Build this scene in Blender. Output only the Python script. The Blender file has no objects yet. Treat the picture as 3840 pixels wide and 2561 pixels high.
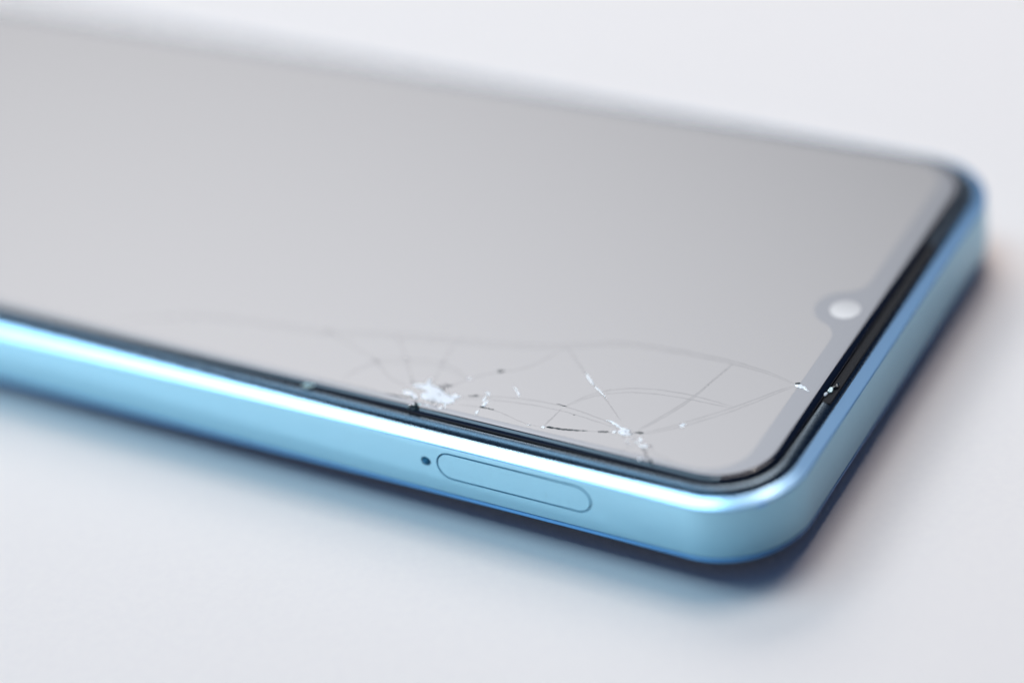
import bpy, bmesh, math, random
from mathutils import Vector, Matrix

# ------------------------------------------------------------------ scene, camera, lamps
scene = bpy.context.scene
COL = scene.collection
MM = 0.001                      # everything below is modelled in millimetres of the phone, linked in metres
W, L, R0 = 75.0, 174.0, 10.5    # phone width, length, outer corner radius

# phone frame: origin at the (virtual) near top corner of the body, x towards the top end, y across, z up
TILT = math.radians(0.6)       # the camera bump under the far corner lifts the top end
LIFT = 9.95
M_PHONE = (Matrix.Rotation(math.radians(-33.7), 4, 'Z') @ Matrix.Translation((0, 0, LIFT * MM))
           @ Matrix.Rotation(-TILT, 4, 'Y'))

cam_data = bpy.data.cameras.new('camera')
cam = bpy.data.objects.new('camera', cam_data)
COL.objects.link(cam)
CR = Vector((0.870676, 0.476488, -0.121996))
CU = Vector((-0.193859, 0.560396, 0.805218))
CF = Vector((-0.452043, 0.677433, -0.580294))
CP = Vector((92.932, -183.348, 174.894)) * MM
m = Matrix(((CR.x, CU.x, -CF.x, CP.x), (CR.y, CU.y, -CF.y, CP.y), (CR.z, CU.z, -CF.z, CP.z), (0, 0, 0, 1)))
cam.matrix_world = M_PHONE @ m
cam_data.sensor_width = 36.0
cam_data.lens = 87.83
cam_data.clip_start = 0.01
cam_data.clip_end = 50.0
cam_data.dof.use_dof = True
cam_data.dof.focus_distance = 0.2852
cam_data.dof.aperture_fstop = 3.9
cam_data.dof.aperture_blades = 9
scene.camera = cam

world = bpy.data.worlds.new('World')
scene.world = world
world.use_nodes = True
bg = world.node_tree.nodes['Background']
bg.inputs['Color'].default_value = (0.04, 0.09, 0.25, 1)
bg.inputs['Strength'].default_value = 0.52     # dim studio

scene.view_settings.view_transform = 'Standard'
scene.view_settings.look = 'None'
scene.view_settings.exposure = 0.0
scene.view_settings.gamma = 1.0
scene.render.engine = 'CYCLES'
scene.cycles.max_bounces = 10
scene.cycles.transparent_max_bounces = 24
scene.cycles.caustics_reflective = True
scene.cycles.caustics_refractive = False
scene.cycles.sample_clamp_indirect = 8.0

TARGET = M_PHONE @ (Vector((-30, 25, 0)) * MM)


def softbox(name, direction, dist, sx, sy, radiance, colour, spread=180, aim=None, xaxis=None):
    d = Vector(direction).normalized()
    ld = bpy.data.lights.new(name, 'AREA')
    ld.shape = 'RECTANGLE'
    ld.size, ld.size_y = sx, sy
    ld.color = colour
    ld.energy = radiance * math.pi * sx * sy
    ld.spread = math.radians(spread)
    o = bpy.data.objects.new(name, ld)
    COL.objects.link(o)
    o.location = TARGET + d * dist
    a = (Vector(aim) - o.location) if aim else -d
    z = -a.normalized()
    x = Vector(xaxis) if xaxis else Vector((0, 0, 1)).cross(z)
    x = (x - z * x.dot(z)).normalized()
    y = z.cross(x)
    o.rotation_euler = Matrix(((x.x, y.x, z.x), (x.y, y.y, z.y), (x.z, y.z, z.z))).to_euler()
    return o


# back softbox: mirrored in the glass; top softbox on the left: mirrored in the chamfer and gasket
softbox('back_softbox', (-0.01, 0.848, 0.53), 3.0, 1.95, 1.36, 1.78, (1.0, 0.97, 0.955), spread=76, aim=TARGET + Vector((0.28, 1.42, 0)))
softbox('key_softbox', (0.165, 0.44, 0.883), 2.4, 1.0, 0.84, 10.2, (1.0, 0.94, 0.90))
softbox('top_softbox', (-0.42, 0.378, 1.050), 1.2, 0.92, 0.32, 7.4, (0.50, 0.78, 1.0), xaxis=(0.353, -0.214, 0.187))
softbox('low_side_fill', (-0.925, -0.38, 0.005), 2.2, 1.30, 0.045, 440.0, (0.86, 0.93, 0.97))  # added low strip that brightens the near side while barely lighting the table

# ------------------------------------------------------------------ helpers
def link(name, me, mat, parent=None, smooth=None):
    o = bpy.data.objects.new(name, me)
    COL.objects.link(o)
    if mat and not me.materials:
        me.materials.append(mat)
    if parent:
        o.parent = parent
    if smooth is not None:
        me.polygons.foreach_set('use_smooth', [True] * len(me.polygons))
        me.set_sharp_from_angle(angle=math.radians(smooth))
    return o


def mesh_of(name, verts, faces):
    me = bpy.data.meshes.new(name)
    me.from_pydata([(x * MM, y * MM, z * MM) for x, y, z in verts], [], faces)
    me.update()
    return me


def outline(d, z, n=28):
    """Rounded-rectangle loop of the body, inset by d, counter-clockwise from above."""
    r = R0 - d
    pts = []
    for cx_, cy_, a0 in ((-R0, R0, -90), (-R0, W - R0, 0), (-L + R0, W - R0, 90), (-L + R0, R0, 180)):
        c = []
        for k in range(n + 1):
            a = math.radians(a0 + 90.0 * k / n)
            c.append((cx_ + r * math.cos(a), cy_ + r * math.sin(a), z))
        t0 = math.radians(a0 + 90)
        t1 = math.radians(a0)
        # an extra loop point just outside each end of the arc keeps the long flat faces flat
        pts.append((c[0][0] - math.cos(t1 + math.pi / 2) * 0.4, c[0][1] - math.sin(t1 + math.pi / 2) * 0.4, z))
        pts += c
        pts.append((c[-1][0] + math.cos(t0 + math.pi / 2) * 0.4, c[-1][1] + math.sin(t0 + math.pi / 2) * 0.4, z))
    return pts


def sweep(name, profile, cap_first=False, cap_last=False, closed=False):
    """profile: (inset, height) pairs, from the inside top outwards and down."""
    verts, faces = [], []
    loops = [outline(d, z) for d, z in profile]
    n = len(loops[0])
    for lp in loops:
        verts += lp
    m_ = len(loops)
    for i in range(m_ if closed else m_ - 1):
        a, b = i * n, ((i + 1) % m_) * n
        for k in range(n):
            k2 = (k + 1) % n
            faces.append((a + k, b + k, b + k2, a + k2))
    if cap_first:
        faces.append(tuple(range(n)))
    if cap_last:
        faces.append(tuple(reversed(range((m_ - 1) * n, m_ * n))))
    return mesh_of(name, verts, faces)


def nodes(mat):
    mat.use_nodes = True
    nt = mat.node_tree
    return nt, nt.nodes, nt.links


def principled(name, **kw):
    mat = bpy.data.materials.new(name)
    nt, ns, ls = nodes(mat)
    b = ns['Principled BSDF']
    for k, v in kw.items():
        b.inputs[k.replace('_', ' ')].default_value = v
    return mat, nt, ns, ls, b


def coords(ns, scale=(1, 1, 1), rot=(0, 0, 0), ls=None):
    tc = ns.new('ShaderNodeTexCoord')
    mp = ns.new('ShaderNodeMapping')
    mp.inputs['Scale'].default_value = scale
    mp.inputs['Rotation'].default_value = rot
    ls.new(tc.outputs['Object'], mp.inputs['Vector'])
    return mp.outputs['Vector']


def noise(ns, ls, vec, scale, detail=3.0, rough=0.55):
    t = ns.new('ShaderNodeTexNoise')
    t.inputs['Scale'].default_value = scale
    t.inputs['Detail'].default_value = detail
    t.inputs['Roughness'].default_value = rough
    if vec:
        ls.new(vec, t.inputs['Vector'])
    return t.outputs['Fac']


def ramp(ns, ls, fac, stops):
    r = ns.new('ShaderNodeValToRGB')
    e = r.color_ramp.elements
    while len(e) < len(stops):
        e.new(0.5)
    for el, (p_, c_) in zip(e, stops):
        el.position = p_
        el.color = c_ if len(c_) == 4 else (*c_, 1)
    ls.new(fac, r.inputs['Fac'])
    return r.outputs['Color']


def bump(ns, ls, height, dist, strength, bsdf):
    b = ns.new('ShaderNodeBump')
    b.inputs['Distance'].default_value = dist
    b.inputs['Strength'].default_value = strength
    ls.new(height, b.inputs['Height'])
    ls.new(b.outputs['Normal'], bsdf.inputs['Normal'])
    return b


# ------------------------------------------------------------------ materials
def g(v):
    return (v, v, v)


# white paper table
M_TABLE, nt, ns, ls, b = principled('white_paper', Base_Color=(0.90, 0.81, 0.742, 1), Roughness=0.75)
b.inputs['Specular IOR Level'].default_value = 0.25
v = coords(ns, (1, 0.35, 1), (0, 0, math.radians(25)), ls)
f1 = noise(ns, ls, v, 5200, 2.0)
v2 = coords(ns, (1, 1, 1), (0, 0, 0), ls)
f2 = noise(ns, ls, v2, 900, 4.0, 0.65)
mx = ns.new('ShaderNodeMath'); mx.operation = 'MULTIPLY_ADD'
ls.new(f1, mx.inputs[0]); mx.inputs[1].default_value = 0.7
ls.new(f2, mx.inputs[2])
bump(ns, ls, mx.outputs[0], 0.00007, 0.14, b)
c = ramp(ns, ls, f2, [(0.3, (0.89, 0.80, 0.735)), (0.7, (0.915, 0.825, 0.75))])
ls.new(c, b.inputs['Base Color'])

# blue satin metal paint of the body
def blue_paint(name, base, metallic, rough, coat, grain=0.1):
    mat, nt, ns, ls, b = principled(name, Base_Color=(*base, 1), Metallic=metallic, Roughness=rough)
    b.inputs['Coat Weight'].default_value = coat
    b.inputs['Coat Roughness'].default_value = 0.42 if grain else 0.22
    b.inputs['Coat IOR'].default_value = 1.9
    if not grain:
        b.inputs['Coat IOR'].default_value = 1.9
        b.inputs['Coat Roughness'].default_value = 0.2
        v = coords(ns, (0.08, 1, 1), (0, 0, 0), ls)
        bump(ns, ls, noise(ns, ls, v, 3500, 2.0, 0.6), 0.00001, 0.03, b)
        return mat
    v = coords(ns, (0.25, 1, 1), (0, 0, 0), ls)
    f = noise(ns, ls, v, 2600, 4.0, 0.7)
    bump(ns, ls, f, 0.000012, grain, b)
    v = coords(ns, (1, 1, 0.5), (0, 0, 0), ls)
    d = noise(ns, ls, v, 700, 5.0, 0.72)         # faint grime and wear
    c = ramp(ns, ls, d, [(0.27, tuple(k * 0.76 for k in base)), (0.37, base), (1.0, base)])
    ls.new(c, b.inputs['Base Color'])
    r = ramp(ns, ls, noise(ns, ls, v, 1500, 3.0), [(0.3, g(rough * 0.95)), (0.7, g(rough * 1.06))])
    ls.new(r, b.inputs['Roughness'])
    return mat


M_PAINT = blue_paint('blue_paint', (0.18, 0.41, 0.54), 0.8, 0.43, 0.75)
M_CHAMFER = blue_paint('lightened_chamfer', (0.40, 0.69, 0.96), 0.58, 0.26, 1.0, 0.0)  # same body paint, base lightened so the chamfer's highlight turns white
M_BACK = blue_paint('blue_back', (0.05, 0.20, 0.43), 0.2, 0.35, 0.3)
M_UNDER, *_ = principled('shadow_darkened_back', Base_Color=(0.012, 0.03, 0.07, 1), Roughness=0.35)  # unseen underside, coloured dark to deepen the shadow under the phone
M_SCUFF, *_ = principled('scuffed_blue', Base_Color=(0.02, 0.22, 0.75, 1), Roughness=0.4)
M_BROWN, *_ = principled('brown_speck', Base_Color=(0.22, 0.16, 0.11, 1), Roughness=0.8)

# black satin gasket with fine scratches
M_RING, nt, ns, ls, b = principled('black_gasket', Base_Color=(0.004, 0.010, 0.017, 1), Roughness=0.25)
b.inputs['Specular IOR Level'].default_value = 0.8
b.inputs['IOR'].default_value = 1.6
b.inputs['Specular Tint'].default_value = (0.62, 0.82, 1.0, 1)
v = coords(ns, (1, 0.12, 1), (0, 0, math.radians(-38)), ls)
f = noise(ns, ls, v, 9000, 2.0, 0.6)
bump(ns, ls, f, 0.000012, 0.12, b)
r = ramp(ns, ls, noise(ns, ls, coords(ns, (1, 1, 1), (0, 0, 0), ls), 1800, 4), [(0.3, g(0.24)), (0.7, g(0.32))])
ls.new(r, b.inputs['Roughness'])

M_LENS, *_ = principled('camera_lens', Base_Color=(0.02, 0.02, 0.025, 1), Roughness=0.0, IOR=2.1)
M_LENS.node_tree.nodes['Principled BSDF'].inputs['Specular Tint'].default_value = (0.86, 0.93, 1.0, 1)
M_MESH, nt, ns, ls, b = principled('earpiece_fabric', Base_Color=(0.022, 0.021, 0.022, 1), Roughness=0.75, Specular_IOR_Level=0.15)
f = noise(ns, ls, coords(ns, (1, 1, 1), (0, 0, 0), ls), 2600, 1.0)
bump(ns, ls, f, 0.0001, 0.6, b)

# cover glass laminated over black ink, and the display area showing through it
M_GLASS, *_ = principled('glass_over_ink', Base_Color=(0.006, 0.009, 0.018, 1), Roughness=0.06, IOR=1.675)
M_EDGE_DARK, *_ = principled('blackened_glass_edge', Base_Color=(0.008, 0.010, 0.014, 1), Roughness=0.7, Specular_IOR_Level=0.1)  # steep glass edge, made matte black to suppress the low lamp's reflection
M_EDGE, *_ = principled('glass_edge', Base_Color=(0.006, 0.009, 0.018, 1), Roughness=0.05, IOR=1.45)
M_GLASS.node_tree.nodes['Principled BSDF'].inputs['Specular Tint'].default_value = (0.78, 0.87, 1.0, 1)
M_DISPLAY, *_ = principled('dark_display', Base_Color=(0.030, 0.028, 0.025, 1), Roughness=0.0, IOR=1.765)
M_DISPLAY.node_tree.nodes['Principled BSDF'].inputs['Specular Tint'].default_value = (0.865, 0.91, 0.985, 1)


def see_through(name, colour, alpha, rough):
    mat = bpy.data.materials.new(name)
    nt, ns, ls = nodes(mat)
    b = ns['Principled BSDF']
    b.inputs['Base Color'].default_value = (*colour, 1)
    b.inputs['Roughness'].default_value = rough
    b.inputs['Alpha'].default_value = alpha
    return mat


M_CRACK = see_through('hairline_crack', (0.06, 0.06, 0.07), 0.09, 0.6)
M_DARK, *_ = principled('dark_fracture', Base_Color=(0.012, 0.028, 0.034, 1), Roughness=0.6, Specular_IOR_Level=0.05)
M_GREY = see_through('grey_fracture', (0.10, 0.11, 0.13), 0.30, 0.3)
M_WHITE, nt, ns, ls, b = principled('crushed_glass', Base_Color=(0.93, 0.95, 0.95, 1), Roughness=0.25, Alpha=0.93)
M_SHARD, *_ = principled('glass_shard', Base_Color=(0.012, 0.022, 0.03, 1), Roughness=0.12, Specular_IOR_Level=0.35)
M_TEAL = see_through('teal_chip', (0.62, 0.85, 0.84), 0.75, 0.15)
M_DUST, *_ = principled('dust', Base_Color=(0.75, 0.72, 0.70, 1), Roughness=0.6)

# ------------------------------------------------------------------ setting
t = mesh_of('tabletop', [(-1500, -1500, 0), (1500, -1500, 0), (1500, 1500, 0), (-1500, 1500, 0),
                         (-1500, -1500, -25), (1500, -1500, -25), (1500, 1500, -25), (-1500, 1500, -25)],
            [(0, 1, 2, 3), (7, 6, 5, 4), (0, 4, 5, 1), (1, 5, 6, 2), (2, 6, 7, 3), (3, 7, 4, 0)])
table = link('tabletop', t, M_TABLE)
table['kind'] = 'structure'

# ------------------------------------------------------------------ the phone
phone = bpy.data.objects.new('smartphone', None)
COL.objects.link(phone)
phone.matrix_world = M_PHONE
phone.empty_display_size = 0.01
phone['label'] = 'light blue smartphone with cracked switched-off screen lying face up on the white table'
phone['category'] = 'smartphone'

ZG = 1.83      # top of the glass
# body frame: chamfer, flat side with rounded foot, seam
frame_profile = [(1.52, 0.20), (1.52, 0.42), (0.40, -0.06), (0.10, -0.06), (0.012, -0.09), (0.0, -0.22),
                 (0.0, -6.72), (0.02, -6.82), (0.09, -6.90), (0.30, -6.94)]
fr = sweep('frame', frame_profile + [(1.2, -6.94), (4.0, -6.5), (4.0, 0.2)], closed=True)


def stadium(x0, x1, zc, h, off, y, n=18):
    r = h / 2 + off
    a, b_ = x0 + h / 2, x1 - h / 2
    pts = []
    for k in range(n + 1):
        t_ = math.radians(-90 + 180 * k / n)
        pts.append((b_ + r * math.cos(t_), y, zc + r * math.sin(t_)))
    for k in range(n + 1):
        t_ = math.radians(90 + 180 * k / n)
        pts.append((a + r * math.cos(t_), y, zc + r * math.sin(t_)))
    return pts


def loft(name, loops, cap0=True, cap1=True):
    n = len(loops[0])
    verts = [v_ for lp in loops for v_ in lp]
    faces = []
    for i in range(len(loops) - 1):
        for k in range(n):
            k2 = (k + 1) % n
            faces.append((i * n + k, i * n + k2, (i + 1) * n + k2, (i + 1) * n + k))
    if cap0:
        faces.append(tuple(reversed(range(n))))
    if cap1:
        faces.append(tuple((len(loops) - 1) * n + k for k in range(n)))
    me = mesh_of(name, verts, faces)
    bm = bmesh.new(); bm.from_mesh(me)
    bmesh.ops.recalc_face_normals(bm, faces=bm.faces)
    bm.to_mesh(me); bm.free()
    return me


TX0, TX1, TZ, TH = -42.2, -22.2, -2.72, 3.72


def circle(x, z, r, y, n=32):
    return [(x + r * math.cos(2 * math.pi * k / n), y, z + r * math.sin(2 * math.pi * k / n)) for k in range(n)]


def cut(me, cutter_me):
    a = bpy.data.objects.new('a', me); c_ = bpy.data.objects.new('c', cutter_me)
    COL.objects.link(a); COL.objects.link(c_)
    md = a.modifiers.new('b', 'BOOLEAN'); md.operation = 'DIFFERENCE'; md.object = c_; md.solver = 'EXACT'
    dg = bpy.context.evaluated_depsgraph_get()
    new = bpy.data.meshes.new_from_object(a.evaluated_get(dg))
    bpy.data.objects.remove(a); bpy.data.objects.remove(c_)
    return new


bm = bmesh.new(); bm.from_mesh(fr); bmesh.ops.recalc_face_normals(bm, faces=bm.faces); bm.to_mesh(fr); bm.free()
fr = cut(fr, loft('c', [stadium(TX0, TX1, TZ, TH, o_, y_) for o_, y_ in ((0.15, -0.08), (0.04, 0.22), (0.04, 1.3))]))
fr = cut(fr, loft('c', [circle(-43.75, -2.80, r_, y_) for r_, y_ in ((0.80, -0.08), (0.66, 0.03), (0.60, 0.10), (0.58, 1.0))]))
fr.name = 'frame'
frame = link('frame', fr, M_PAINT, phone, smooth=22)

chamfer = sweep('chamfer', [(1.52, 0.43), (1.52, 0.53), (1.49, 0.565), (1.42, 0.539), (0.23, 0.096), (0.16, 0.07), (0.07, 0.015), (0.03, -0.04), (0.10, -0.055), (0.40, -0.055)])
link('chamfer', chamfer, M_CHAMFER, frame, smooth=22)

tray = loft('sim_tray', [stadium(TX0, TX1, TZ, TH, o_, y_) for o_, y_ in ((-0.34, 0.0), (-0.13, 0.0), (-0.045, 0.23), (-0.04, 1.25))])
link('sim_tray', tray, M_PAINT, frame, smooth=22)

# back cover with rounded edge, and the camera bump that tilts the phone
trim_profile = [(3.2, -6.96), (0.10, -6.985), (0.03, -7.03), (0.03, -7.30), (0.07, -7.46), (0.16, -7.58), (0.30, -7.63), (0.42, -7.635), (3.2, -7.55)]
trim = link('bottom_trim', sweep('bottom_trim', trim_profile), M_BACK, phone, smooth=30)
back_profile = [(3.2, -7.60), (0.50, -7.645), (0.40, -7.70), (0.65, -7.86), (1.1, -7.97), (2.2, -8.07), (4.0, -8.1)]
back = link('back_cover', sweep('back_cover', back_profile, True, True), M_UNDER, phone, smooth=30)
bz0 = -8.1
cb = []
for (o_, z_) in ((0.0, bz0 + 0.3), (0.0, bz0 - 1.0), (-0.4, bz0 - 1.4)):
    lp = []
    for cx_, cy_, a0 in ((-9, 48 + 6, -90), (-9, 69 - 6, 0), (-38, 69 - 6, 90), (-38, 48 + 6, 180)):
        for k in range(9):
            a = math.radians(a0 + 90 * k / 8)
            lp.append((cx_ + (6 + o_) * math.cos(a), cy_ + (6 + o_) * math.sin(a), z_))
    cb.append(lp)
link('camera_bump', loft('camera_bump', cb), M_UNDER, back, smooth=30)

# black gasket between frame and glass
ring_profile = [(1.56, 0.20)] + [(2.78 - 1.25 * (math.cos(math.radians(t_)) - 0.31) / 0.69, 0.44 + 0.82 * math.sin(math.radians(t_)))
                              for t_ in (4, 10, 17, 24, 31, 38, 45, 52, 59, 66, 72)] + [(2.82, 1.20), (2.86, 1.12), (2.87, 0.2)]
ring = link('gasket', sweep('gasket', list(reversed(ring_profile))), M_RING, phone, smooth=60)

# earpiece slot in the middle of the top edge
NE = 40
ev, ef = [], []
for (x0, x1, za, e_) in ((-2.96, -1.95, 1.235, 0.0), (-2.96, -1.90, 0.9, 0.05)):
    base_i = len(ev)
    for k in range(NE + 1):
        y_ = 20.9 - e_ + (54.1 - 20.9 + 2 * e_) * k / NE
        ev += [(x0, y_, za), (x1, y_, za - 0.05)]
n_ = 2 * (NE + 1)
for k in range(NE):
    ef.append((2 * k, 2 * k + 1, 2 * k + 3, 2 * k + 2))
    ef.append((2 * k + 1, n_ + 2 * k + 1, n_ + 2 * k + 3, 2 * k + 3))
    ef.append((2 * k, 2 * k + 2, n_ + 2 * k + 2, n_ + 2 * k))
ef.append((0, n_, n_ + 1, 1)); ef.append((2 * NE, 2 * NE + 1, n_ + 2 * NE + 1, n_ + 2 * NE))
link('earpiece', mesh_of('earpiece', ev, ef), M_MESH, phone)

# cover glass with rounded edge, laminated over black ink
glass_profile = [(4.3, ZG), (3.78, ZG - 0.004), (3.66, ZG - 0.018), (3.585, ZG - 0.040), (3.56, ZG - 0.049), (3.27, ZG - 0.155), (3.245, ZG - 0.165), (3.20, ZG - 0.20),
                 (3.12, ZG - 0.28), (3.05, ZG - 0.39), (3.0, ZG - 0.55), (2.97, ZG - 0.75), (2.97, 0.75)]
cover = link('cover_glass', sweep('cover_glass', glass_profile, cap_first=True), M_GLASS, phone, smooth=50)
cover.data.materials.append(M_EDGE)
cover.data.materials.append(M_EDGE_DARK)
for p_ in cover.data.polygons:
    p_.material_index = 0 if p_.normal.z > 0.995 else 1 if p_.normal.z > 0.5 else 2

# display with rounded corners and a drop-shaped notch
DX, DY0, DY1, DR = -6.25, 4.55, W - 4.55, 5.2
dl = []
def arc(cx_, cy_, r, a0, a1, n):
    return [(cx_ + r * math.cos(math.radians(a0 + (a1 - a0) * k / n)), cy_ + r * math.sin(math.radians(a0 + (a1 - a0) * k / n))) for k in range(n + 1)]
dl += arc(DX - DR, DY0 + DR, DR, -90, 0, 20)
yc, rn = 37.5, 3.5
xn = -7.1                                        # centre of the notch
rf = 3.2                                         # fillet
dy = math.sqrt((rn + rf) ** 2 - (DX - rf - xn) ** 2)
ang = math.degrees(math.atan2(dy, (DX - rf) - xn))
dl += [(px_, py_) for px_, py_ in arc(DX - rf, yc - dy, rf, 0, 180 - ang, 12)]
dl += arc(xn, yc, rn, -ang, -360 + ang, 30)
dl += arc(DX - rf, yc + dy, rf, -(180 - ang), 0, 12)
dl += arc(DX - DR, DY1 - DR, DR, 0, 90, 20)
dl += arc(-L + 8, DY1 - DR, DR, 90, 180, 12)
dl += arc(-L + 8, DY0 + DR, DR, 180, 270, 12)
nd = len(dl)
dm = mesh_of('display', [(x, y, ZG + 0.006) for x, y in dl] + [(x, y, ZG - 0.01) for x, y in dl],
             [tuple(range(nd))] + [(k, nd + k, nd + (k + 1) % nd, (k + 1) % nd) for k in range(nd)])
link('display', dm, M_DISPLAY, phone)

# front camera
lv = []
for r_, z_ in ((1.82, ZG - 0.01), (1.82, ZG + 0.004), (1.77, ZG + 0.007)):
    lv.append([(-6.95 + r_ * math.cos(2 * math.pi * k / 36), yc + r_ * math.sin(2 * math.pi * k / 36), z_) for k in range(36)])
link('front_camera', loft('front_camera', lv), M_LENS, phone, smooth=40)

# ------------------------------------------------------------------ the damage
CRACKS = [
    ([(-91.83, 6.02), (-86.83, 8.63), (-81.01, 10.92), (-72.55, 12.21), (-64.75, 12.9), (-56.17, 15.44), (-48.13, 17.01), (-41.21, 18.38), (-35.69, 20.12), (-29.77, 22.85), (-25.91, 23.51), (-21.87, 23.74), (-17.81, 23.83), (-14.77, 23.79), (-10.52, 23.33), (-6.47, 22.18)], 0.20, 1),
    ([(-6.47, 22.18), (-8.21, 20.3), (-10.65, 16.96), (-12.57, 14.71), (-15.21, 11.9), (-17.23, 9.84), (-19.21, 8.21)], 0.16, 1),
    ([(-29.9, 9.64), (-28.74, 11.81), (-27.19, 13.59), (-24.62, 15.08), (-22.15, 15.85), (-19.29, 16.22), (-16.73, 16.38), (-14.24, 16.16), (-11.56, 15.96)], 0.16, 1),
    ([(-19.98, 8.55), (-18.8, 11.08), (-17.56, 13.87), (-16.62, 16.58), (-15.94, 19.81), (-15.02, 23.54)], 0.16, 1),
    ([(-22.49, 9.25), (-26.24, 12.54), (-28.69, 14.35), (-31.13, 16.43), (-34.3, 19.26), (-35.71, 20.29)], 0.16, 0),
    ([(-35.24, 19.27), (-36.28, 17.23), (-37.43, 14.55), (-39.52, 13.32), (-41.91, 11.83), (-43.08, 10.43), (-44.37, 8.49), (-45.12, 7.58)], 0.15, 0),
    ([(-42.41, 6.96), (-39.82, 8.1), (-36.11, 9.04), (-32.78, 9.47), (-29.72, 9.55), (-25.77, 9.06), (-21.83, 8.14)], 0.15, 1),
    ([(-30.63, 5.45), (-30.25, 7.46), (-30.1, 9.1)], 0.14, 1),
    ([(-42.08, 5.63), (-39.15, 6.14), (-37.31, 6.21), (-34.64, 5.58), (-32.27, 5.01), (-30.54, 5.27)], 0.13, 0),
    ([(-30.58, 5.36), (-29.25, 5.58), (-28.24, 5.63), (-26.85, 5.98), (-25.31, 6.37), (-24.09, 6.71), (-22.96, 7.01), (-21.61, 7.29)], 0.12, 0),
    ([(-60.79, 4.2), (-56.45, 4.62), (-53.14, 4.64), (-50.61, 4.6), (-48.49, 4.81), (-47.16, 4.85)], 0.14, 0),
    ([(-48.73, 6.57), (-52.42, 7.31), (-55.61, 9.87), (-58.75, 11.1), (-62.13, 12.17), (-64.65, 12.87)], 0.15, 0),
    ([(-48.65, 6.88), (-49.7, 8.15), (-52.26, 11.16), (-54.41, 13.64), (-56.04, 15.43)], 0.14, 0),
    ([(-46.89, 7.5), (-46.84, 8.28), (-47.72, 12.29), (-48.33, 15.4), (-48.06, 17.26)], 0.14, 0),
    ([(-57.71, 5.45), (-57.09, 7.67), (-55.61, 9.87), (-54.04, 10.82), (-52.34, 11.29), (-49.93, 12.08), (-47.72, 12.29), (-44.87, 11.28), (-43.08, 10.43)], 0.14, 1),
    ([(-17.16, 5.54), (-15.25, 5.08), (-13.36, 4.62)], 0.13, 0),
    ([(-19.09, 6.01), (-19.92, 4.8), (-20.22, 3.93)], 0.10, 0),
]
DARK = [
    [(-40.76, 12.86), (-40.52, 13.12), (-40.11, 13.21), (-39.81, 13.23), (-40.04, 12.94), (-40.21, 12.7), (-40.49, 12.78)],
    [(-49.59, 7.95), (-49.52, 8.03), (-49.06, 7.37), (-49.16, 7.28)],
    [(-45.27, 8.42), (-45.13, 8.58), (-44.63, 8.51), (-44.25, 8.8), (-44.39, 8.5), (-44.6, 8.33)],
    [(-45.22, 7.39), (-44.98, 7.5), (-44.76, 7.81), (-44.77, 7.55), (-44.95, 7.32)],
    [(-41.57, 7.53), (-41.54, 7.68), (-41.33, 7.58), (-40.69, 7.94), (-40.34, 7.99), (-40.63, 7.82), (-41.29, 7.52)],
    [(-39.32, 6.11), (-39.2, 6.23), (-38.47, 6.27), (-37.38, 6.22), (-38.16, 6.12), (-38.89, 6.07)],
    [(-48.4, 5.14), (-48.0, 5.25), (-47.48, 5.15), (-46.94, 4.83), (-47.25, 4.77), (-47.8, 5.04)],
    [(-51.02, 4.56), (-50.17, 4.7), (-49.1, 4.75), (-48.09, 4.88), (-49.12, 4.65), (-50.24, 4.56)],
    [(-30.27, 5.48), (-30.01, 5.58), (-29.04, 5.66), (-28.29, 5.73), (-26.88, 6.05), (-25.31, 6.38), (-26.81, 5.91), (-28.2, 5.55), (-29.19, 5.45), (-30.02, 5.35)],
    [(-24.2, 6.75), (-22.99, 7.11), (-23.0, 6.95), (-24.06, 6.66)],
    [(-20.19, 8.04), (-19.66, 8.17), (-19.14, 8.26), (-19.4, 8.0), (-19.96, 7.93)],
    [(-31.07, 9.66), (-30.35, 9.65), (-29.67, 9.62), (-30.31, 9.57)],
    [(-18.1, 5.62), (-17.82, 5.83), (-17.82, 5.46)],
    [(-28.32, 8.46), (-28.14, 8.55), (-28.03, 8.46), (-28.19, 8.4)],
    [(-6.85, 22.25), (-6.63, 22.55), (-6.2, 22.54), (-6.41, 22.21)],
    [(-16.4, 3.97), (-16.37, 4.3), (-15.59, 3.57), (-15.85, 3.45)],
]
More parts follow.
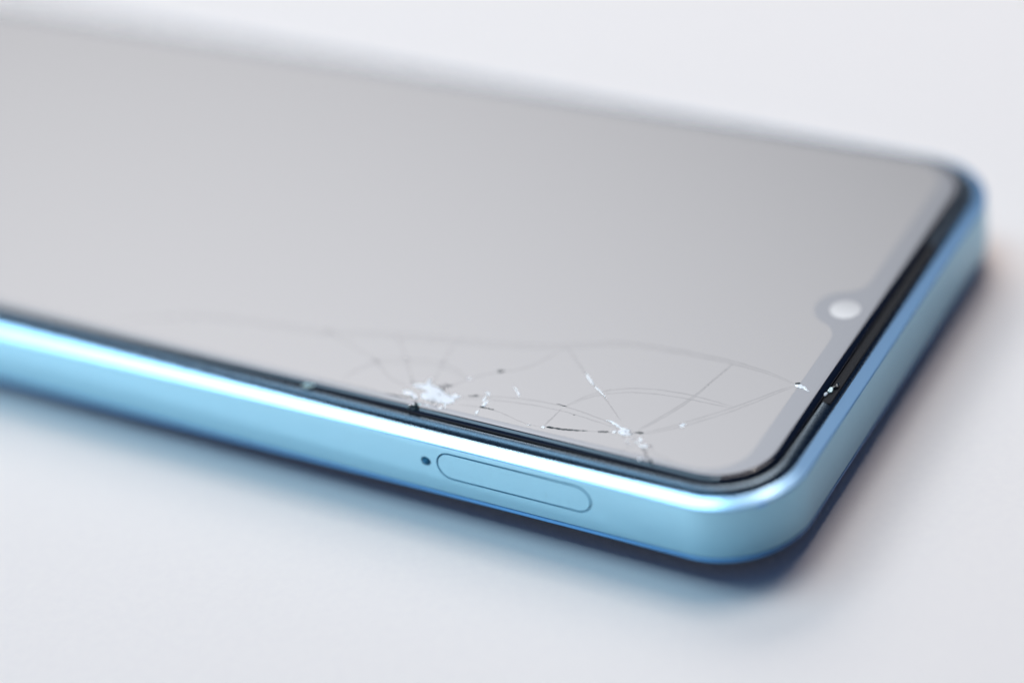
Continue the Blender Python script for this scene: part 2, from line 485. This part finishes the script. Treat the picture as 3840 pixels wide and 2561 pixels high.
WHITE = [
    [(-49.07, 7.2), (-48.26, 7.54), (-47.4, 7.67), (-47.64, 8.75), (-47.37, 8.96), (-47.0, 7.92), (-46.2, 7.74), (-45.28, 7.49), (-44.39, 6.88), (-43.59, 6.7), (-43.37, 7.12), (-43.13, 7.38), (-42.81, 7.09), (-42.19, 7.2), (-42.53, 6.73), (-42.81, 6.41), (-42.54, 5.81), (-43.14, 5.38), (-43.54, 5.29), (-44.39, 5.16), (-44.87, 5.33), (-45.82, 5.23), (-46.44, 5.23), (-47.04, 5.6), (-46.9, 6.28), (-46.47, 6.61), (-47.58, 6.91), (-48.55, 6.97)],
    [(-49.34, 5.41), (-49.28, 5.84), (-48.49, 5.95), (-47.85, 5.65), (-46.95, 5.05), (-47.28, 4.82), (-48.12, 5.33), (-48.75, 5.34)],
    [(-39.53, 7.23), (-39.64, 8.1), (-39.45, 8.17), (-39.28, 7.32), (-39.36, 7.06)],
    [(-40.07, 8.87), (-39.64, 8.91), (-39.17, 8.61), (-39.29, 8.28), (-39.67, 8.55)],
    [(-39.18, 6.33), (-39.16, 7.24), (-38.92, 7.62), (-38.75, 7.05), (-38.78, 6.42)],
    [(-39.12, 4.6), (-39.34, 5.25), (-38.95, 5.51), (-38.88, 4.85)],
    [(-37.43, 10.84), (-36.84, 10.58), (-36.05, 9.83), (-35.71, 9.27), (-36.16, 9.68), (-36.75, 10.27)],
    [(-43.84, 4.21), (-43.53, 4.73), (-43.26, 4.54), (-43.38, 4.21)],
    [(-43.58, 5.22), (-43.36, 5.3), (-42.9, 4.44), (-43.05, 4.5)],
    [(-43.31, 10.39), (-43.13, 10.63), (-42.85, 10.61), (-42.97, 10.34)],
    [(-45.94, 4.38), (-45.59, 4.45), (-44.72, 4.13), (-45.0, 4.09)],
    [(-24.24, 8.88), (-23.77, 8.98), (-22.85, 8.71), (-21.93, 8.25), (-20.76, 8.15), (-20.88, 7.71), (-20.35, 7.51), (-20.52, 7.16), (-21.0, 7.08), (-21.85, 7.23), (-22.02, 7.56), (-21.89, 8.0), (-22.96, 8.41)],
    [(-22.58, 6.97), (-22.41, 7.49), (-22.22, 7.49), (-22.16, 7.09)],
    [(-19.15, 6.9), (-19.14, 7.48), (-18.57, 6.85), (-18.67, 6.52)],
    [(-19.33, 6.31), (-19.29, 6.65), (-19.11, 6.59), (-19.16, 6.22)],
    [(-18.99, 6.31), (-18.77, 6.38), (-18.27, 6.05), (-17.9, 6.51), (-17.67, 6.39), (-17.67, 5.88), (-18.0, 5.86), (-18.3, 5.78)],
    [(-17.64, 3.58), (-17.61, 4.04), (-17.4, 4.12), (-17.34, 3.67)],
    [(-30.69, 5.11), (-30.62, 5.47), (-30.29, 5.38), (-30.32, 5.08)],
    [(-15.95, 10.73), (-15.71, 11.27), (-15.25, 11.35), (-15.4, 10.62)],
    [(-6.71, 22.05), (-6.14, 22.31), (-5.45, 22.08), (-4.53, 21.3), (-5.48, 21.69), (-6.24, 21.64)],
    [(-30.72, 16.24), (-29.82, 15.58), (-28.59, 14.4), (-28.76, 14.24), (-29.99, 15.35)],
    [(-28.54, 14.32), (-27.36, 13.55), (-25.92, 12.41), (-26.91, 13.07), (-27.97, 13.72)],
    [(-32.5, 5.01), (-32.27, 5.16), (-32.02, 5.09), (-32.23, 4.89)],
]
GREY = [
    [(-17.85, 6.59), (-17.58, 6.56), (-17.04, 6.23), (-17.02, 5.96), (-17.44, 6.09)],
    [(-17.87, 5.42), (-17.56, 5.66), (-16.53, 4.24), (-16.69, 4.06)],
    [(-56.15, 9.99), (-55.86, 10.26), (-55.21, 9.92), (-55.53, 9.54)],
    [(-52.54, 11.25), (-52.45, 11.55), (-52.09, 11.24), (-52.15, 10.89)],
    [(-47.9, 12.2), (-47.88, 12.54), (-47.56, 12.49), (-47.62, 11.97)],
    [(-46.2, 7.74), (-45.72, 8.26), (-45.2, 8.56), (-44.59, 8.31), (-45.28, 7.49), (-45.77, 7.55)],
    [(-65.11, 13.04), (-64.63, 13.38), (-64.08, 12.88), (-64.59, 12.6)],
]


def crack_mesh(pts, w, twin, rnd):
    """A hairline fracture: a low tent-shaped ridge along the path, tapered; twin repeats it as its reflection in the display."""
    verts, faces = [], []
    # resample with a little wander
    path = []
    for (x0, y0), (x1, y1) in zip(pts, pts[1:]):
        n = max(2, int(math.hypot(x1 - x0, y1 - y0) / 0.8))
        for k in range(n):
            t_ = k / n
            path.append((x0 + (x1 - x0) * t_, y0 + (y1 - y0) * t_))
    path.append(pts[-1])
    for _ in range(3):                                  # smooth the corners
        path = [path[0]] + [tuple((a + 2 * b_ + c_) / 4 for a, b_, c_ in zip(path[i - 1], path[i], path[i + 1]))
                            for i in range(1, len(path) - 1)] + [path[-1]]
    path = [(x + rnd.uniform(-.02, .02), y + rnd.uniform(-.03, .03)) for x, y in path]
    for off, ws in ([(0, 1)] + ([(-0.85, 0.9)] if twin else [])):  # second ridge stands in for the crack's mirror image below
        n = len(path)
        base_i = len(verts)
        for i, (x, y) in enumerate(path):
            a = path[max(i - 1, 0)]; b_ = path[min(i + 1, n - 1)]
            tx, ty = b_[0] - a[0], b_[1] - a[1]
            ll = math.hypot(tx, ty) or 1
            nx, ny = -ty / ll, tx / ll
            e = min(i, n - 1 - i) / max(n * 0.12, 1)
            ww = w * ws * 0.65 * min(1, 0.25 + e) * rnd.uniform(0.75, 1.2)
            oy = off * math.sin(math.pi * min(1, (i + .6) / n)) ** 0.5 if off else 0
            verts += [(x + nx * ww, y + ny * ww + oy, ZG + 0.010), (x, y + oy, ZG + 0.016), (x - nx * ww, y - ny * ww + oy, ZG + 0.010)]
        for i in range(n - 1):
            q = base_i + 3 * i
            faces += [(q, q + 1, q + 4, q + 3), (q + 1, q + 2, q + 5, q + 4)]
    return mesh_of('crack', verts, faces)


def shard_mesh(poly, h, rnd, z=ZG + 0.014, grid=0.22, ragged=0.0):
    """A chip of broken glass: the outline filled with small uneven facets, thick in the middle."""
    bm = bmesh.new()
    vs = [bm.verts.new((x, y, 0)) for x, y in poly]
    try:
        f = bm.faces.new(vs)
    except ValueError:
        bm.free(); return None
    bmesh.ops.triangulate(bm, faces=bm.faces[:])
    for _ in range(5):
        long_e = [e for e in bm.edges if e.calc_length() > grid]
        if not long_e:
            break
        bmesh.ops.subdivide_edges(bm, edges=long_e, cuts=1)
        bmesh.ops.triangulate(bm, faces=bm.faces[:])
    if ragged:                          # splintered, broken-up outline
        rim = [f_ for f_ in bm.faces if any(e.is_boundary for e in f_.edges)]
        bmesh.ops.delete(bm, geom=[f_ for f_ in rim if rnd.random() < ragged] +
                         [f_ for f_ in bm.faces if f_ not in rim and rnd.random() < ragged * 0.25], context='FACES')
    top = list(bm.verts)
    edge = {v_ for v_ in top if v_.is_boundary}
    for v_ in top:
        k = 0.35 if v_ in edge else 1.0
        v_.co.z = z + h * k * rnd.uniform(0.25, 1.0)
        if v_ in edge:
            v_.co.x += rnd.uniform(-.05, .05); v_.co.y += rnd.uniform(-.07, .07)
        else:
            v_.co.x += rnd.uniform(-.06, .06); v_.co.y += rnd.uniform(-.06, .06)
    ext = bmesh.ops.extrude_edge_only(bm, edges=[e for e in bm.edges if e.is_boundary])
    for e in ext['geom']:
        if isinstance(e, bmesh.types.BMVert):
            e.co.z = z - 0.002
    bmesh.ops.recalc_face_normals(bm, faces=bm.faces)
    for v_ in bm.verts:
        v_.co *= MM
    me = bpy.data.meshes.new('glass_chip')
    bm.to_mesh(me); bm.free()
    return me


rnd = random.Random(4)
for pts, w, twin in CRACKS:
    link('crack', crack_mesh(pts, w, twin, rnd), M_CRACK, cover)
for poly in WHITE:
    me = shard_mesh(poly, 0.075, rnd, ragged=0.14)
    if me:
        link('glass_chip', me, M_WHITE, cover)
for poly in DARK:
    me = shard_mesh(poly, 0.02, rnd, ZG + 0.020)
    if me:
        link('fracture', me, M_DARK, cover)
for poly in GREY:
    me = shard_mesh(poly, 0.015, rnd, ZG + 0.016)
    if me:
        link('fracture', me, M_GREY, cover)


def rock(x, y, z, rx, ry, rz, rnd, name, mat, parent, n=14):
    """A faceted splinter: the hull of random points."""
    bm = bmesh.new()
    for k in range(n):
        d = Vector((rnd.gauss(0, 1), rnd.gauss(0, 1), rnd.gauss(0, 1))).normalized()
        bm.verts.new(((x + d.x * rx) * MM, (y + d.y * ry) * MM, (z + d.z * rz) * MM))
    r = bmesh.ops.convex_hull(bm, input=bm.verts)
    for v_ in [v_ for v_ in bm.verts if not v_.link_faces]:
        bm.verts.remove(v_)
    me = bpy.data.meshes.new(name)
    bm.to_mesh(me); bm.free()
    return link(name, me, mat, parent)


# fine splinters thrown out from the two impact points
def needle(x, y, a, ln, wd):
    c_, s_ = math.cos(a), math.sin(a)
    z = ZG + 0.012
    p_ = [(0, -wd), (ln * .55, -wd * rnd.uniform(.3, 1)), (ln, 0), (ln * .5, wd * rnd.uniform(.3, 1)), (0, wd)]
    v_ = [(x + u * c_ - w_ * s_, y + u * s_ + w_ * c_, z) for u, w_ in p_]
    v_.append((x + ln * .35 * c_, y + ln * .35 * s_, z + 0.05))
    link('glass_splinter', mesh_of('glass_splinter', v_, [(k, (k + 1) % 5, 5) for k in range(5)]), M_WHITE, cover)


for cx0, cy0, rx, ry, n, lmax in ((-44.2, 5.9, 1.1, 0.8, 22, 1.3), (-21.1, 7.5, 0.55, 0.45, 12, 0.8), (-19.9, 6.4, 0.4, 0.5, 9, 0.5)):
    for k in range(n):
        a = rnd.uniform(0, 2 * math.pi)
        needle(cx0 + rx * math.cos(a) * rnd.uniform(.6, 1), cy0 + ry * math.sin(a) * rnd.uniform(.6, 1), a + rnd.uniform(-.5, .5),
               rnd.uniform(.25, 1) * lmax, rnd.uniform(.02, .06))

# broken notch in the glass edge by the big impact: dark and clear splinters
for k in range(13):
    x = -46.55 + rnd.uniform(-0.62, 0.62)
    y = 3.45 + rnd.uniform(-0.45, 0.55)
    z = 1.40 + (y - 2.9) * 0.75 + rnd.uniform(0, 0.12)
    rock(x, y, z, rnd.uniform(.16, .34), rnd.uniform(.12, .25), rnd.uniform(.15, .32), rnd, 'glass_splinter',
         rnd.choice((M_DARK, M_SHARD, M_DARK, M_SHARD, M_TEAL, M_WHITE)), cover)
# clear chip at the glass edge further left
for dx, dy_, s in ((0, 0, 1.0), (0.55, 0.25, 0.7), (-0.45, -0.25, 0.6)):
    rock(-61.2 + dx, 3.05 + dy_, 1.62, 0.48 * s, 0.30 * s, 0.24 * s, rnd, 'glass_splinter', M_TEAL, cover)
# chip at the top edge, by the earpiece
for dx, dy_, s, mt in ((0, 0, 1, M_TEAL), (-.25, -.9, .7, M_WHITE), (.2, .7, .8, M_SHARD), (.45, 1.1, .8, M_SHARD)):
    rock(-2.75 + dx, 23.0 + dy_, 1.45, 0.34 * s, 0.55 * s, 0.18 * s, rnd, 'glass_splinter', mt, cover)

# paint scuff and speck at the corner of the frame
def on_frame(ang, z, out=0.0):
    a = math.radians(ang)
    return (-R0 + (R0 + out) * math.cos(a), R0 + (R0 + out) * math.sin(a), z)


sv, sf = [], []
K = 16
for k in range(K + 1):
    a = -46 + 8.5 * k / K
    hgt = 0.16 * math.sin(math.pi * (k + .4) / (K + .8)) * rnd.uniform(.6, 1.2)
    sv += [on_frame(a, -0.10 - hgt, 0.008), on_frame(a, -0.10 + hgt * 0.9, 0.012 - max(0, hgt * .9 - .1) * .5)]
for k in range(K):
    sf.append((2 * k, 2 * k + 2, 2 * k + 3, 2 * k + 1))
link('scuff_mark', mesh_of('scuff_mark', sv, sf), M_SCUFF, frame)
px_, py_, pz_ = on_frame(-36.5, 0.02, 0.0)
rock(px_, py_, pz_, .12, .12, .1, rnd, 'speck', M_BROWN, frame)

# dust in the seam between gasket and glass, and a few lint specks on the gasket
dbm_v, dbm_f = [], []
def fleck(x, y, z, s):
    i = len(dbm_v)
    a = rnd.uniform(0, 6.28)
    e1 = Vector((math.cos(a), math.sin(a), rnd.uniform(-.4, .4))) * s
    e2 = Vector((-math.sin(a), math.cos(a), rnd.uniform(-.4, .4))) * s * rnd.uniform(.3, .8)
    e3 = Vector((0, 0, 1)) * s * 0.5
    c_ = Vector((x, y, z))
    for q in (c_ - e1, c_ + e2, c_ + e1, c_ - e2, c_ + e3, c_ - e3):
        dbm_v.append(tuple(q))
    for a_, b_, cc in ((0, 1, 4), (1, 2, 4), (2, 3, 4), (3, 0, 4), (1, 0, 5), (2, 1, 5), (3, 2, 5), (0, 3, 5)):
        dbm_f.append((i + a_, i + b_, i + cc))


for k in range(150):
    x = -62 + 48 * rnd.random() ** 1.2
    fleck(x, 2.88 + rnd.uniform(-.06, .06), 1.0 + rnd.uniform(-.05, .12), rnd.uniform(.012, .04))
for k in range(60):
    x = rnd.uniform(-60, -12)
    fleck(x, rnd.uniform(1.8, 2.6), 1.225, rnd.uniform(.006, .014))
dust = link('dust', mesh_of('dust', dbm_v, dbm_f), M_DUST, phone)
dust['kind'] = 'stuff'
